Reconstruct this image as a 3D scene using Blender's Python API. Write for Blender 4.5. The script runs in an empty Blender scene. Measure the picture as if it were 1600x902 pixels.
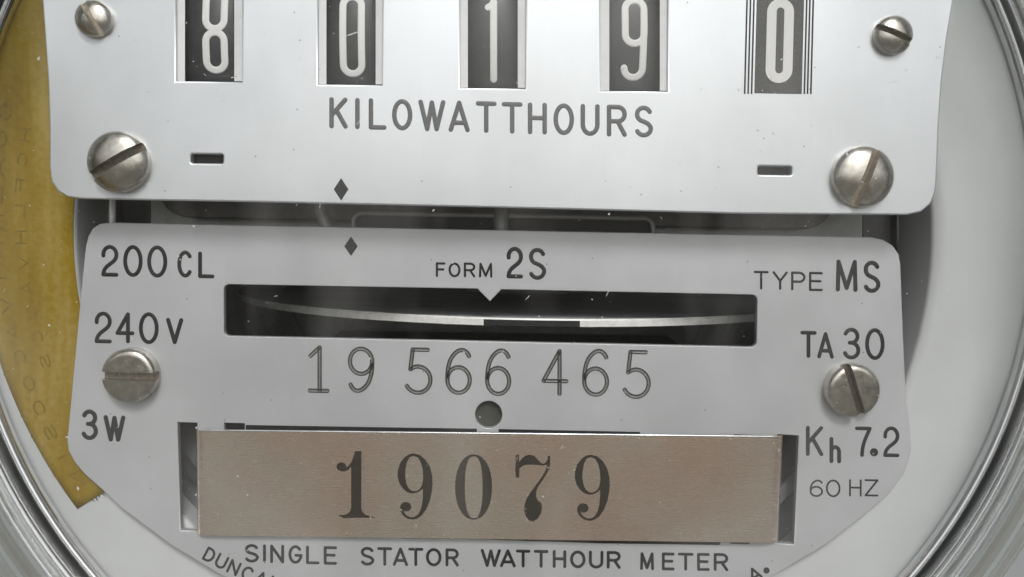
import bpy, math, random
from mathutils import Vector, Matrix
from mathutils.geometry import delaunay_2d_cdt
random.seed(7)
R = math.radians
MM = 0.001

# ------------------------------------------------------------------ camera
sc = bpy.context.scene
COL = sc.collection
FPX, DIST = 1400.0, 140.0                       # focal length in photo pixels, mm to the plates
PITCH, YAW, ROLL = R(4.2), R(1.1), R(1.0)
FWD = Vector((math.sin(YAW) * math.cos(PITCH), math.cos(YAW) * math.cos(PITCH), -math.sin(PITCH)))
_r = FWD.cross(Vector((0, 0, 1))).normalized()
_u = _r.cross(FWD).normalized()
RGT = _r * math.cos(ROLL) + _u * math.sin(ROLL)
UPV = _u * math.cos(ROLL) - _r * math.sin(ROLL)
EYE = -FWD * DIST
cam = bpy.data.cameras.new('camera')
cam.sensor_width = 36.0
cam.lens = 36.0 * FPX / 1600.0
cam.clip_start, cam.clip_end = 0.005, 50.0
cam.dof.use_dof = False
cam_o = bpy.data.objects.new('camera', cam)
COL.objects.link(cam_o)
m = Matrix((RGT, UPV, -FWD)).transposed().to_4x4()
m.translation = EYE * MM
cam_o.matrix_world = m
sc.camera = cam_o

# ------------------------------------------------------------------ sky and sun
SUN_EL, SUN_AZ = R(42), R(172)                  # high, in front of the meter, a little to the right
world = bpy.data.worlds.new('World')
sc.world = world
world.use_nodes = True
wn, wl = world.node_tree.nodes, world.node_tree.links
wn.clear()
w_out = wn.new('ShaderNodeOutputWorld')
w_bg = wn.new('ShaderNodeBackground')
sky = wn.new('ShaderNodeTexSky')
sky.sky_type = 'NISHITA'
sky.sun_disc = False
sky.sun_elevation, sky.sun_rotation = SUN_EL, SUN_AZ
sky.air_density, sky.dust_density, sky.ozone_density = 1.0, 4.0, 1.0
hs = wn.new('ShaderNodeHueSaturation')
hs.inputs['Saturation'].default_value = 0.22    # thin overcast
wl.new(sky.outputs[0], hs.inputs['Color'])
tc = wn.new('ShaderNodeTexCoord')
sx = wn.new('ShaderNodeSeparateXYZ')
wl.new(tc.outputs['Generated'], sx.inputs[0])
mr = wn.new('ShaderNodeMapRange')
mr.inputs['From Min'].default_value, mr.inputs['From Max'].default_value = -0.16, 0.10
wl.new(sx.outputs['Z'], mr.inputs['Value'])
mx = wn.new('ShaderNodeMix')
mx.data_type = 'RGBA'
mx.inputs['A'].default_value = (1.6, 1.55, 1.34, 1)      # open ground below the horizon
wl.new(mr.outputs[0], mx.inputs['Factor'])
wl.new(hs.outputs[0], mx.inputs['B'])
wl.new(mx.outputs['Result'], w_bg.inputs['Color'])
w_bg.inputs['Strength'].default_value = 0.105
wl.new(w_bg.outputs[0], w_out.inputs['Surface'])

sun = bpy.data.lights.new('sun', 'SUN')
sun.energy, sun.angle, sun.color = 1.1, R(16), (1.0, 0.99, 0.98)
sun_o = bpy.data.objects.new('sun', sun)
COL.objects.link(sun_o)
sd = Vector((math.sin(SUN_AZ) * math.cos(SUN_EL), math.cos(SUN_AZ) * math.cos(SUN_EL), math.sin(SUN_EL)))
sun_o.rotation_euler = sd.to_track_quat('Z', 'Y').to_euler()
sun_o.location = sd * 2

vs = sc.view_settings
vs.view_transform, vs.look, vs.exposure, vs.gamma = 'Standard', 'None', 0.2, 1.0
vs.use_curve_mapping = False
sc.render.engine = 'CYCLES'
sc.cycles.use_denoising = True
sc.cycles.max_bounces = 10
sc.cycles.use_adaptive_sampling = True
sc.cycles.adaptive_threshold = 0.02
sc.cycles.transparent_max_bounces = 16
sc.cycles.transmission_bounces = 8
sc.cycles.glossy_bounces = 4
sc.cycles.caustics_reflective = False


# ------------------------------------------------------------------ measuring and mesh helpers
def U(px, py, y=0.0):
    """photo pixel -> point (mm) on the vertical plane at depth y of the meter"""
    d = FWD + RGT * ((px - 800.0) / FPX) + UPV * ((451.0 - py) / FPX)
    t = (y - EYE.y) / d.y
    return EYE + d * t


def U2(px, py, y=0.0):
    p = U(px, py, y)
    return (p.x, p.z)


def tag(o, label=None, cat=None, group=None, kind=None):
    for k, v in (('label', label), ('category', cat), ('group', group), ('kind', kind)):
        if v:
            o[k] = v
    return o


def empty(name, loc_mm):
    o = bpy.data.objects.new(name, None)
    o.empty_display_size = 0.01
    o.location = Vector(loc_mm) * MM
    COL.objects.link(o)
    return o


def world_loc(o):
    v = Vector(o.location)
    return v


def mesh_obj(name, verts, faces, mat, parent=None, smooth=False, mats=None, fmat=None):
    me = bpy.data.meshes.new(name)
    me.from_pydata([Vector(v) * MM for v in verts], [], faces)
    for mt in (mats or [mat]):
        me.materials.append(mt)
    if fmat:
        me.polygons.foreach_set('material_index', fmat)
    if smooth:
        me.polygons.foreach_set('use_smooth', [True] * len(me.polygons))
    me.update()
    return link(name, me, parent)


def link(name, me, parent=None):
    o = bpy.data.objects.new(name, me)
    COL.objects.link(o)
    if parent is not None:
        o.parent = parent
        # every mesh is written in world millimetres, every root is unrotated
        p, off = parent, Vector((0, 0, 0))
        while p is not None and p.type == 'EMPTY':
            off += Vector(p.location)
            p = p.parent
        if parent.type == 'EMPTY':
            o.matrix_parent_inverse = Matrix.Translation(-off)
    return o


def plate(name, loops, y_front, thick, mat, parent=None, bevel=0.0, res=3):
    """flat sheet with holes and rounded edges: loops are (x,z) lists in mm, the first the outline"""
    V, F, S = [], [], []
    caps = []
    prof = [(bevel * (1 - math.sin(R(90 * k / res))), bevel * (1 - math.cos(R(90 * k / res)))) for k in range(res + 1)] if bevel else [(0, 0)]
    prof += [(0, thick)]
    for i, lp in enumerate(loops):
        n = len(lp)
        a = sum(lp[k][0] * lp[(k + 1) % n][1] - lp[(k + 1) % n][0] * lp[k][1] for k in range(n))
        lp = [Vector(p) for p in lp]
        if (a > 0) != (i == 0):
            lp.reverse()
        mit = []
        for k in range(n):
            d0, d1 = (lp[k] - lp[k - 1]).normalized(), (lp[(k + 1) % n] - lp[k]).normalized()
            n0, n1 = Vector((-d0.y, d0.x)), Vector((-d1.y, d1.x))
            mv = n0 + n1
            mit.append(mv / max(.35, mv.length_squared / 2) if mv.length > 1e-6 else n0)
        rings = []
        for ins, dep in prof:
            b0 = len(V)
            V += [(lp[k].x + mit[k].x * ins, y_front + dep, lp[k].y + mit[k].y * ins) for k in range(n)]
            rings.append(b0)
        for r_ in range(len(rings) - 1):
            for k in range(n):
                j = (k + 1) % n
                F.append((rings[r_] + k, rings[r_ + 1] + k, rings[r_ + 1] + j, rings[r_] + j))
                S.append(bevel > 0 and r_ < len(rings) - 2)
        caps.append(([lp[k] + mit[k] * prof[0][0] for k in range(n)], lp))
    for side in (0, 1):
        pts, eds = [], []
        for c_ in caps:
            b0, n = len(pts), len(c_[side])
            pts += c_[side]
            eds += [(b0 + k, b0 + (k + 1) % n) for k in range(n)]
        ov, _, of, _, _, _ = delaunay_2d_cdt(pts, eds, [], 0, 1e-5)
        b0 = len(V)
        y = y_front if side == 0 else y_front + thick
        V += [(p.x, y, p.y) for p in ov]
        for f in of:
            f = list(f)
            cx = sum(ov[k].x for k in f) / len(f)
            cz = sum(ov[k].y for k in f) / len(f)
            odd = False
            for p_, q_ in eds:
                p_, q_ = pts[p_], pts[q_]
                if (p_.y > cz) != (q_.y > cz) and cx < p_.x + (cz - p_.y) * (q_.x - p_.x) / (q_.y - p_.y):
                    odd = not odd
            if not odd:
                continue
            ar = sum(ov[f[k]].x * ov[f[(k + 1) % len(f)]].y - ov[f[(k + 1) % len(f)]].x * ov[f[k]].y for k in range(len(f)))
            if (ar > 0) != (side == 0):
                f.reverse()
            F.append(tuple(b0 + k for k in f))
            S.append(False)
    o = mesh_obj(name, V, F, mat, parent)
    o.data.polygons.foreach_set('use_smooth', S)
    return o


def px_loop(pts, y):
    return [U2(a, b, y) for a, b in pts]


def round_px(pts, rad, n=6):
    """polygon in pixels with rounded corners; rad a number or a list"""
    out = []
    N = len(pts)
    for i in range(N):
        r = rad[i] if isinstance(rad, (list, tuple)) else rad
        p = Vector(pts[i]); a = Vector(pts[i - 1]) - p; b = Vector(pts[(i + 1) % N]) - p
        if r <= 0:
            out.append(tuple(p)); continue
        r1 = min(r, a.length * .48, b.length * .48)
        s, e = p + a.normalized() * r1, p + b.normalized() * r1
        for k in range(n + 1):
            t = k / n
            out.append(tuple(s * (1 - t) ** 2 + p * 2 * t * (1 - t) + e * t ** 2))
    return out


def lathe(name, prof, c, mat, parent=None, n=128, a0=0.0, a1=360.0, smooth=True, mats=None, pm=None, closed=False):
    """prof (r, y) revolved about the meter's axis through c=(x,z)"""
    full = abs(a1 - a0 - 360) < 1e-6
    cnt = n if full else n + 1
    V, F, FM = [], [], []
    for i in range(cnt):
        a = R(a0 + (a1 - a0) * i / n)
        for r, y in prof:
            V.append((c[0] + r * math.cos(a), y, c[1] + r * math.sin(a)))
    L = len(prof)
    for i in range(n):
        j = (i + 1) % cnt
        for k in range(L if closed else L - 1):
            k2 = (k + 1) % L
            F.append((i * L + k, j * L + k, j * L + k2, i * L + k2))
            FM.append(pm[k] if pm else 0)
    return mesh_obj(name, V, F, mat, parent, smooth, mats, FM if pm else None)


def box(name, x0, x1, y0, y1, z0, z1, mat, parent=None, b=0.0):
    return plate(name, [round_mm([(x0, z0), (x1, z0), (x1, z1), (x0, z1)], b)], y0, y1 - y0, mat, parent, 0.0)


def round_mm(pts, r):
    return round_px(pts, r) if r else pts


# ------------------------------------------------------------------ stroke lettering
def arc(cx, cy, rx, ry, a0, a1, n=22):
    return [(cx + rx * math.cos(R(a0 + (a1 - a0) * i / n)), cy + ry * math.sin(R(a0 + (a1 - a0) * i / n))) for i in range(n + 1)]


def bez(p0, p1, p2, p3, n=14):
    return [tuple((1 - t) ** 3 * p0[i] + 3 * t * (1 - t) ** 2 * p1[i] + 3 * t * t * (1 - t) * p2[i] + t ** 3 * p3[i] for i in (0, 1))
            for t in [k / n for k in range(n + 1)]]


def ln(*p):
    return [[p[i], p[i + 1]] for i in range(len(p) - 1)]


SIX = [bez((.97, .86), (.85, 1.02), (.62, 1.03), (.45, .97)) + bez((.45, .97), (.12, .85), (0, .62), (0, .33))[1:],
       arc(.5, .3, .5, .3, 180, 540, 32)]
G = {
    'K': ln((0, 0), (0, 1)) + ln((.98, 1), (.02, .42)) + ln((.34, .61), (1, 0)),
    'I': ln((.5, 0), (.5, 1)),
    'L': ln((0, 1), (0, 0), (1, 0)),
    'O': [arc(.5, .5, .5, .5, 90, 450, 40)],
    '0': [arc(.5, .5, .5, .5, 90, 450, 40)],
    'W': ln((0, 1), (.29, 0), (.5, .98), (.71, 0), (1, 1)),
    'A': ln((0, 0), (.5, 1), (1, 0)) + ln((.17, .26), (.83, .26)),
    'T': ln((0, 1), (1, 1)) + ln((.5, 1), (.5, 0)),
    'H': ln((0, 0), (0, 1)) + ln((1, 0), (1, 1)) + ln((0, .52), (1, .52)),
    'U': [[(0, 1), (0, .4)] + arc(.5, .34, .5, .34, 180, 360, 18) + [(1, .4), (1, 1)]],
    'R': ln((0, 0), (0, 1)) + [[(0, 1), (.55, 1)] + arc(.58, .74, .42, .26, 90, -90, 14) + [(.5, .48), (0, .48)]] + ln((.55, .48), (1, 0)),
    'P': ln((0, 0), (0, 1)) + [[(0, 1), (.55, 1)] + arc(.58, .73, .42, .27, 90, -90, 14) + [(.5, .46), (0, .46)]],
    'S': [arc(.5, .755, .46, .245, 25, 250, 18) + bez((.36, .53), (.55, .47), (.8, .46), (.93, .34), 6)[1:] + arc(.5, .255, .5, .255, 20, -152, 16)[1:]],
    'C': [arc(.5, .5, .5, .5, 42, 318, 30)],
    'G': [arc(.5, .5, .5, .5, 42, 350, 30)] + ln((.55, .45), (1, .45), (1, .4)),
    'D': ln((0, 0), (0, 1)) + [[(0, 1), (.4, 1)] + arc(.4, .5, .6, .5, 90, -90, 20) + [(.4, 0), (0, 0)]],
    'E': ln((1, 1), (0, 1), (0, 0), (1, 0)) + ln((0, .52), (.88, .52)),
    'F': ln((1, 1), (0, 1), (0, 0)) + ln((0, .52), (.85, .52)),
    'M': ln((0, 0), (.04, 1), (.5, .06), (.96, 1), (1, 0)),
    'N': ln((0, 0), (0, 1), (1, 0), (1, 1)),
    'V': ln((0, 1), (.5, 0), (1, 1)),
    'Y': ln((0, 1), (.5, .48), (1, 1)) + ln((.5, .48), (.5, 0)),
    'Z': ln((0, 1), (1, 1), (0, 0), (1, 0)),
    'h': ln((0, 0), (0, 1)) + [[(0, .5)] + arc(.5, .42, .5, .22, 165, 0, 12) + [(1, .3), (1, 0)]],
    '2': [arc(.5, .72, .5, .28, 188, -28, 20) + bez((.94, .59), (.75, .38), (.02, .34), (0, 0), 12)[1:]] + ln((0, 0), (1, 0)),
    '3': [arc(.48, .765, .46, .235, 158, -90, 18), arc(.48, .265, .52, .265, 90, -155, 20)] + ln((.36, .53), (.5, .53)),
    '4': ln((.70, 1), (0, .3), (1, .3)) + ln((.70, 1), (.70, 0)),
    '5': ln((.88, 1), (.24, 1), (.14, .54)) + [bez((.14, .54), (.3, .6), (.4, .61), (.5, .61), 5) + arc(.46, .305, .54, .305, 82, -150, 22)[1:]],
    '6': SIX,
    '9': [[(1 - a, 1 - b) for a, b in s] for s in SIX],
    '7': ln((0, 1), (1, 1)) + [bez((1, 1), (.75, .7), (.42, .45), (.4, 0))],
    '1': ln((.05, .8), (.56, 1)) + ln((.56, 1), (.56, 0)) + ln((0, 0), (1, 0)),
}


def sweep(path, hw, prof, closed=False):
    """path (x,z) mm -> verts (x,z,h), faces; rounded ends"""
    pts = [Vector(p) for p in path]
    q = [pts[0]]
    for p in pts[1:]:
        if (p - q[-1]).length > 1e-4:
            q.append(p)
    pts = q
    q = [pts[0]]
    for p in pts[1:]:
        k = max(1, int((p - q[-1]).length / .7))
        b0 = q[-1]
        q += [b0.lerp(p, (i + 1) / k) for i in range(k)]
    pts = q
    if not closed:
        closed = len(pts) > 6 and (pts[0] - pts[-1]).length < 1e-3
    if closed:
        pts = pts[:-1] if (pts[0] - pts[-1]).length < 1e-3 else pts
    n = len(pts)
    rows = []
    if closed:
        for i in range(n):
            t = (pts[(i + 1) % n] - pts[i - 1]).normalized()
            rows.append((pts[i], Vector((-t.y, t.x)), 1.0))
    else:
        tan = []
        for i in range(n):
            a = pts[max(i - 1, 0)]; b = pts[min(i + 1, n - 1)]
            tan.append((b - a).normalized())
        caps = 5
        for k in range(caps):
            th = R(4 + 86 * k / caps)
            rows.append((pts[0] - tan[0] * hw * math.cos(th), Vector((-tan[0].y, tan[0].x)), math.sin(th)))
        for i in range(n):
            t = tan[i]
            sc_ = 1.0
            rows.append((pts[i], Vector((-t.y, t.x)), sc_))
        for k in range(caps - 1, -1, -1):
            th = R(4 + 86 * k / caps)
            rows.append((pts[-1] + tan[-1] * hw * math.cos(th), Vector((-tan[-1].y, tan[-1].x)), math.sin(th)))
    V, F = [], []
    L = len(prof)
    for c, nrm, s in rows:
        for a, h in prof:
            p = c + nrm * (a * hw * s)
            V.append((p.x, p.y, h * (.35 + .65 * s)))
    m_ = len(rows)
    for i in range(m_ if closed else m_ - 1):
        j = (i + 1) % m_
        for k in range(L - 1):
            F.append((i * L + k, i * L + k + 1, j * L + k + 1, j * L + k))
    return V, F


PROF = [(-1, -.02), (-.93, .05), (-.6, .075), (0, .085), (.6, .075), (.93, .05), (1, -.02)]
PROF_CUT = [(-1, -.02), (-.96, .07), (-.55, .05), (-.4, .02), (.4, .02), (.55, .05), (.96, .07), (1, -.02)]


def lettering(name, glyphs, y, hw_px, mat, parent, prof=PROF, mats=None, pmat=None, label=None):
    """glyphs: (char, x0, x1, ytop_l, ybot_l) boxes in photo pixels"""
    V, F, FM = [], [], []
    sc_ = (140.0 + y) / FPX
    for ch, x0, x1, yt, yb in glyphs:
        for st in G[ch]:
            pp = []
            for i in range(len(st) - 1):
                a, b = st[i], st[i + 1]
                pp.append(a)
            pp.append(st[-1])
            h = hw_px
            poly = [U2((x0 + h) + (x1 - x0 - 2 * h) * a, (yb - h) - (yb - yt - 2 * h) * b + 0.018 * (x1 - x0) * (a - .5), y) for a, b in pp]
            v, f = sweep(poly, hw_px * sc_, prof)
            o = len(V)
            V += [(x, y - hh, z) for x, z, hh in v]
            F += [tuple(o + k for k in q) for q in f]
            if pmat:
                L = len(prof) - 1
                FM += [pmat[k % L] for k in range(len(f))]
    ob = mesh_obj(name, V, F, mat, parent, True, mats, FM if pmat else None)
    if label:
        ob['label'] = label
    return ob


# ------------------------------------------------------------------ materials
def new_mat(name):
    mt = bpy.data.materials.new(name)
    mt.use_nodes = True
    nt = mt.node_tree
    return mt, nt, nt.nodes['Principled BSDF'], nt.nodes['Material Output']


def coords(nt, scale=(1, 1, 1), rot=(0, 0, 0)):
    t = nt.nodes.new('ShaderNodeTexCoord')
    mp = nt.nodes.new('ShaderNodeMapping')
    mp.inputs['Scale'].default_value = [1000 * s for s in scale]
    mp.inputs['Rotation'].default_value = rot
    nt.links.new(t.outputs['Object'], mp.inputs['Vector'])
    return mp.outputs[0]


def noise(nt, vec, scale, detail=3, rough=.55):
    n = nt.nodes.new('ShaderNodeTexNoise')
    n.inputs['Scale'].default_value = scale
    n.inputs['Detail'].default_value = detail
    n.inputs['Roughness'].default_value = rough
    nt.links.new(vec, n.inputs['Vector'])
    return n.outputs['Fac']


def ramp(nt, fac, stops):
    r = nt.nodes.new('ShaderNodeValToRGB')
    e = r.color_ramp.elements
    while len(e) < len(stops):
        e.new(.5)
    for k, (p, c) in enumerate(stops):
        e[k].position = p
        e[k].color = (*c, 1) if len(c) == 3 else c
    nt.links.new(fac, r.inputs['Fac'])
    return r.outputs['Color']


def mrange(nt, v, a, b, c, d):
    n = nt.nodes.new('ShaderNodeMapRange')
    for k, x in (('From Min', a), ('From Max', b), ('To Min', c), ('To Max', d)):
        n.inputs[k].default_value = x
    nt.links.new(v, n.inputs['Value'])
    return n.outputs[0]


def bump(nt, bs, h, strength, dist):
    b = nt.nodes.new('ShaderNodeBump')
    b.inputs['Strength'].default_value = strength
    b.inputs['Distance'].default_value = dist * MM
    nt.links.new(h, b.inputs['Height'])
    nt.links.new(b.outputs[0], bs.inputs['Normal'])


def simple(name, col, rough=.5, metal=0.0, var=.08, scale=.6, bumpd=0.0, spec=.5, stretch=(1, 1, 1)):
    mt, nt, bs, _ = new_mat(name)
    v = coords(nt, stretch)
    f = noise(nt, v, scale, 5)
    lo = tuple(c * (1 - var) for c in col)
    hi = tuple(min(1, c * (1 + var)) for c in col)
    nt.links.new(ramp(nt, f, [(.3, lo), (.7, hi)]), bs.inputs['Base Color'])
    bs.inputs['Metallic'].default_value = metal
    bs.inputs['Specular IOR Level'].default_value = spec
    nt.links.new(mrange(nt, f, .3, .7, max(.02, rough - .06), rough + .06), bs.inputs['Roughness'])
    if bumpd:
        bump(nt, bs, noise(nt, v, scale * 6, 4), .6, bumpd)
    return mt


def aluminium(name, col, rough, metal):
    """satin brushed sheet: fine grain, faint scuffs and specks of dirt"""
    mt, nt, bs, _ = new_mat(name)
    grain = noise(nt, coords(nt, (9, 1, .12)), 1.0, 4, .7)
    blot = noise(nt, coords(nt), .05, 4)
    mixn = nt.nodes.new('ShaderNodeMath'); mixn.operation = 'MULTIPLY_ADD'
    nt.links.new(grain, mixn.inputs[0]); mixn.inputs[1].default_value = .35
    nt.links.new(blot, mixn.inputs[2])
    lo = tuple(c * .93 for c in col); hi = tuple(min(1, c * 1.04) for c in col)
    base = ramp(nt, mixn.outputs[0], [(.5, lo), (.85, hi)])
    vo = nt.nodes.new('ShaderNodeTexVoronoi')
    vo.voronoi_dimensions = '2D'
    vo.inputs['Scale'].default_value = .16
    nt.links.new(coords(nt, rot=(R(-90), 0, 0)), vo.inputs['Vector'])
    spk = mrange(nt, vo.outputs['Distance'], .012, .022, 1, 0)
    sp2 = nt.nodes.new('ShaderNodeSeparateColor')
    nt.links.new(vo.outputs['Color'], sp2.inputs[0])
    keep = mrange(nt, sp2.outputs[0], .78, .80, 0, .75)
    mul = nt.nodes.new('ShaderNodeMath'); mul.operation = 'MULTIPLY'
    nt.links.new(spk, mul.inputs[0]); nt.links.new(keep, mul.inputs[1])
    mx_ = nt.nodes.new('ShaderNodeMix'); mx_.data_type = 'RGBA'
    nt.links.new(mul.outputs[0], mx_.inputs['Factor'])
    nt.links.new(base, mx_.inputs['A'])
    mx_.inputs['B'].default_value = (.12, .11, .10, 1)
    nt.links.new(mx_.outputs['Result'], bs.inputs['Base Color'])
    bs.inputs['Metallic'].default_value = metal
    nt.links.new(mrange(nt, mixn.outputs[0], .5, .85, rough - .04, rough + .05), bs.inputs['Roughness'])
    bump(nt, bs, grain, .12, .02)
    return mt


M_plate = aluminium('satin_aluminium', (.755, .78, .81), .43, .72)
M_name = aluminium('satin_aluminium_nameplate', (.595, .608, .628), .42, .35)
M_ink = simple('black_ink', (.024, .025, .026), .45, 0, .3, 3.0, .01, spec=.3)
M_ink_up = simple('glare_lightened_ink', (.105, .107, .108), .4, 0, .2, 3.0, .01)  # glare on the upper lettering lightened into the ink colour
M_slot = simple('oxidised_slot', (.24, .21, .17), .42, .8, .3, 2.0)
M_groove_shade = simple('painted_groove_shade', (.05, .05, .05), .5, 0, .3, 4.0)  # groove shade painted as dark sides on the raised serial strokes
M_cut_floor = simple('stamped_floor', (.28, .28, .27), .4, .6, .25, 3.0)
M_screw = simple('nickel_screw', (.53, .50, .45), .22, 1.0, .16, .8, .02)
M_wheel = simple('wheel_black', (.046, .048, .05), .38, 0, .25, 1.2, .01)
M_white = simple('white_figure', (.88, .88, .87), .5, 0, .03, 2.0)
M_panel = simple('printed_charcoal', (.10, .10, .097), .45, 0, .45, 9.0, .01)
M_dark = simple('dark_frame', (.075, .076, .074), .45, .3, .3, .4)
M_black = simple('black_void', (.015, .016, .017), .6, 0, .3, .4)
M_housing = simple('grey_housing', (.84, .86, .85), .5, .2, .2, .15)
M_grey = simple('grey_casting', (.34, .345, .34), .45, .3, .1, .3)
M_steel = simple('bright_steel', (.62, .63, .64), .22, 1.0, .08, .5, .004)
M_bright = simple('glint_ring_metal', (.80, .81, .82), .16, 1.0, .05, .3)
M_ring = simple('zinc_ring', (.42, .425, .43), .2, 1.0, .12, .4)
M_sleeve = simple('pale_grey_sleeve', (.60, .615, .62), .42, .15, .04, .06)
M_wall = simple('pale_grey_paint', (.30, .315, .325), .5, 0, .05, .05, .02)
M_disc = simple('rotor_aluminium', (.70, .73, .74), .42, .3, .2, .35, .004, stretch=(.15, 2.5, 1))
M_rim = simple('rotor_edge', (.90, .90, .86), .42, .1, .1, .8)
M_backing = simple('dull_backing', (.17, .172, .165), .5, .2, .2, .2)
M_cheek = simple('white_window_lining', (.88, .895, .905), .45, .05, .04, .5)
M_hole = simple('olive_grey_plug', (.085, .088, .078), .5, .2, .15, .3)


def tag_metal():
    mt, nt, bs, _ = new_mat('reflection_tinted_metal')
    v = coords(nt)
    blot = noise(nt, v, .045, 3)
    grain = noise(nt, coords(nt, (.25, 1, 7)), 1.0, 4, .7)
    base = ramp(nt, blot, [(.28, (.73, .555, .455)), (.45, (.75, .605, .515)), (.60, (.755, .665, .575)), (.78, (.765, .585, .515))])  # pink and beige patches paint a reflection into the metal's colour
    # bright scratches: thin slices of stretched noise in two directions
    acc = None
    for rot, sc_, th in (((0, R(14), 0), (.16, 1, 3.2), .77), ((0, R(-38), 0), (.35, 1, 4.5), .778), ((0, R(3), 0), (.08, 1, 5.0), .782)):
        n = noise(nt, coords(nt, sc_, rot), 1.0, 2, .5)
        s = mrange(nt, n, th, th + .02, 0, 1)
        if acc is None:
            acc = s
        else:
            mm_ = nt.nodes.new('ShaderNodeMath'); mm_.operation = 'MAXIMUM'
            nt.links.new(acc, mm_.inputs[0]); nt.links.new(s, mm_.inputs[1]); acc = mm_.outputs[0]
    mx_ = nt.nodes.new('ShaderNodeMix'); mx_.data_type = 'RGBA'
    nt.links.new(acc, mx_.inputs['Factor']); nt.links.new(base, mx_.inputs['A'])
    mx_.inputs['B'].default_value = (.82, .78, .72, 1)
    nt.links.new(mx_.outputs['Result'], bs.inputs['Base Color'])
    bs.inputs['Metallic'].default_value = .85
    nt.links.new(mrange(nt, grain, .3, .7, .25, .28), bs.inputs['Roughness'])
    return mt


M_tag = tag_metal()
M_tagink = simple('tag_brown_black', (.045, .037, .030), .4, 0, .15, 2.0)


def sticker_mat():
    mt, nt, bs, _ = new_mat('amber_sticker')
    a = noise(nt, coords(nt, (1, 1, .12)), .25, 4)
    b = noise(nt, coords(nt), 1.2, 4)
    ad = nt.nodes.new('ShaderNodeMath'); ad.operation = 'MULTIPLY_ADD'
    nt.links.new(b, ad.inputs[0]); ad.inputs[1].default_value = .35; nt.links.new(a, ad.inputs[2])
    nt.links.new(ramp(nt, ad.outputs[0], [(.45, (.24, .145, .001)), (.65, (.30, .20, .012)), (.85, (.39, .285, .075))]), bs.inputs['Base Color'])
    bs.inputs['Roughness'].default_value = .42
    bs.inputs['Specular IOR Level'].default_value = .12
    return mt


M_sticker = sticker_mat()
M_stickink = simple('faded_sticker_print', (.235, .150, .008), .5, 0, .2, 2.0, spec=.2)


def pane_mat():
    """thin clear glass: mirror by Fresnel, else see-through, with streaky reflections painted on as a pale film"""
    mt, nt, bs, out = new_mat('clear_pane')
    nt.nodes.remove(bs)
    tr = nt.nodes.new('ShaderNodeBsdfTransparent')
    tr.inputs[0].default_value = (.985, .99, .985, 1)
    gl = nt.nodes.new('ShaderNodeBsdfGlossy')
    gl.inputs['Roughness'].default_value = .02
    fr = nt.nodes.new('ShaderNodeFresnel')
    fr.inputs['IOR'].default_value = 1.45
    m1 = nt.nodes.new('ShaderNodeMixShader')
    nt.links.new(fr.outputs[0], m1.inputs[0]); nt.links.new(tr.outputs[0], m1.inputs[1]); nt.links.new(gl.outputs[0], m1.inputs[2])
    df = nt.nodes.new('ShaderNodeBsdfDiffuse')
    df.inputs[0].default_value = (.80, .79, .76, 1)
    sm = mrange(nt, noise(nt, coords(nt, (1, 1, .25), (0, R(25), 0)), .07, 3), .47, .74, 0, .075)  # soft streaky reflections put in as a faint diffuse film
    m2 = nt.nodes.new('ShaderNodeMixShader')
    nt.links.new(sm, m2.inputs[0]); nt.links.new(m1.outputs[0], m2.inputs[1]); nt.links.new(df.outputs[0], m2.inputs[2])
    nt.links.new(m2.outputs[0], out.inputs['Surface'])
    return mt


def thin_mat():
    mt, nt, bs, out = new_mat('clear_pane_inner')
    nt.nodes.remove(bs)
    tr = nt.nodes.new('ShaderNodeBsdfTransparent')
    gl = nt.nodes.new('ShaderNodeBsdfGlossy')
    gl.inputs['Roughness'].default_value = .02
    fr = nt.nodes.new('ShaderNodeFresnel')
    fr.inputs['IOR'].default_value = 1.3
    m1 = nt.nodes.new('ShaderNodeMixShader')
    nt.links.new(fr.outputs[0], m1.inputs[0]); nt.links.new(tr.outputs[0], m1.inputs[1]); nt.links.new(gl.outputs[0], m1.inputs[2])
    v = nt.nodes.new('ShaderNodeTexNoise'); v.inputs['Scale'].default_value = 40
    nt.links.new(m1.outputs[0], out.inputs['Surface'])
    return mt


def glass_mat():
    mt, nt, bs, out = new_mat('cast_glass')
    bs.inputs['Base Color'].default_value = (.96, .985, .97, 1)
    bs.inputs['Transmission Weight'].default_value = 1.0
    bs.inputs['Roughness'].default_value = .0
    bs.inputs['IOR'].default_value = 1.5
    tr = nt.nodes.new('ShaderNodeBsdfTransparent')
    tr.inputs[0].default_value = (.97, .985, .975, 1)
    mx_ = nt.nodes.new('ShaderNodeMixShader')
    nt.links.new(mrange(nt, noise(nt, coords(nt), .02, 1), .3, .7, .38, .44), mx_.inputs[0])
    nt.links.new(bs.outputs[0], mx_.inputs[1]); nt.links.new(tr.outputs[0], mx_.inputs[2])
    nt.links.new(mx_.outputs[0], out.inputs['Surface'])
    return mt


M_pane, M_thin, M_glass = pane_mat(), thin_mat(), glass_mat()

# ------------------------------------------------------------------ the setting: the panel the meter stands out from
CX, CZ = U2(794, 384, 0)
C = (CX, CZ)
YU, YL = -7.0, 0.0                 # front faces of the register plate and of the nameplate
wall = lathe('wall', [(91, 70), (91, 44), (110, 43.6), (700, 43.6)], C, M_wall, n=96, smooth=False)
tag(wall, kind='structure')

# ------------------------------------------------------------------ the meter
meter = empty('electricity_meter', (CX, 45, CZ - 90))
tag(meter, 'round watthour meter with silver plates, number wheels and slotted screws', 'electricity meter')

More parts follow.
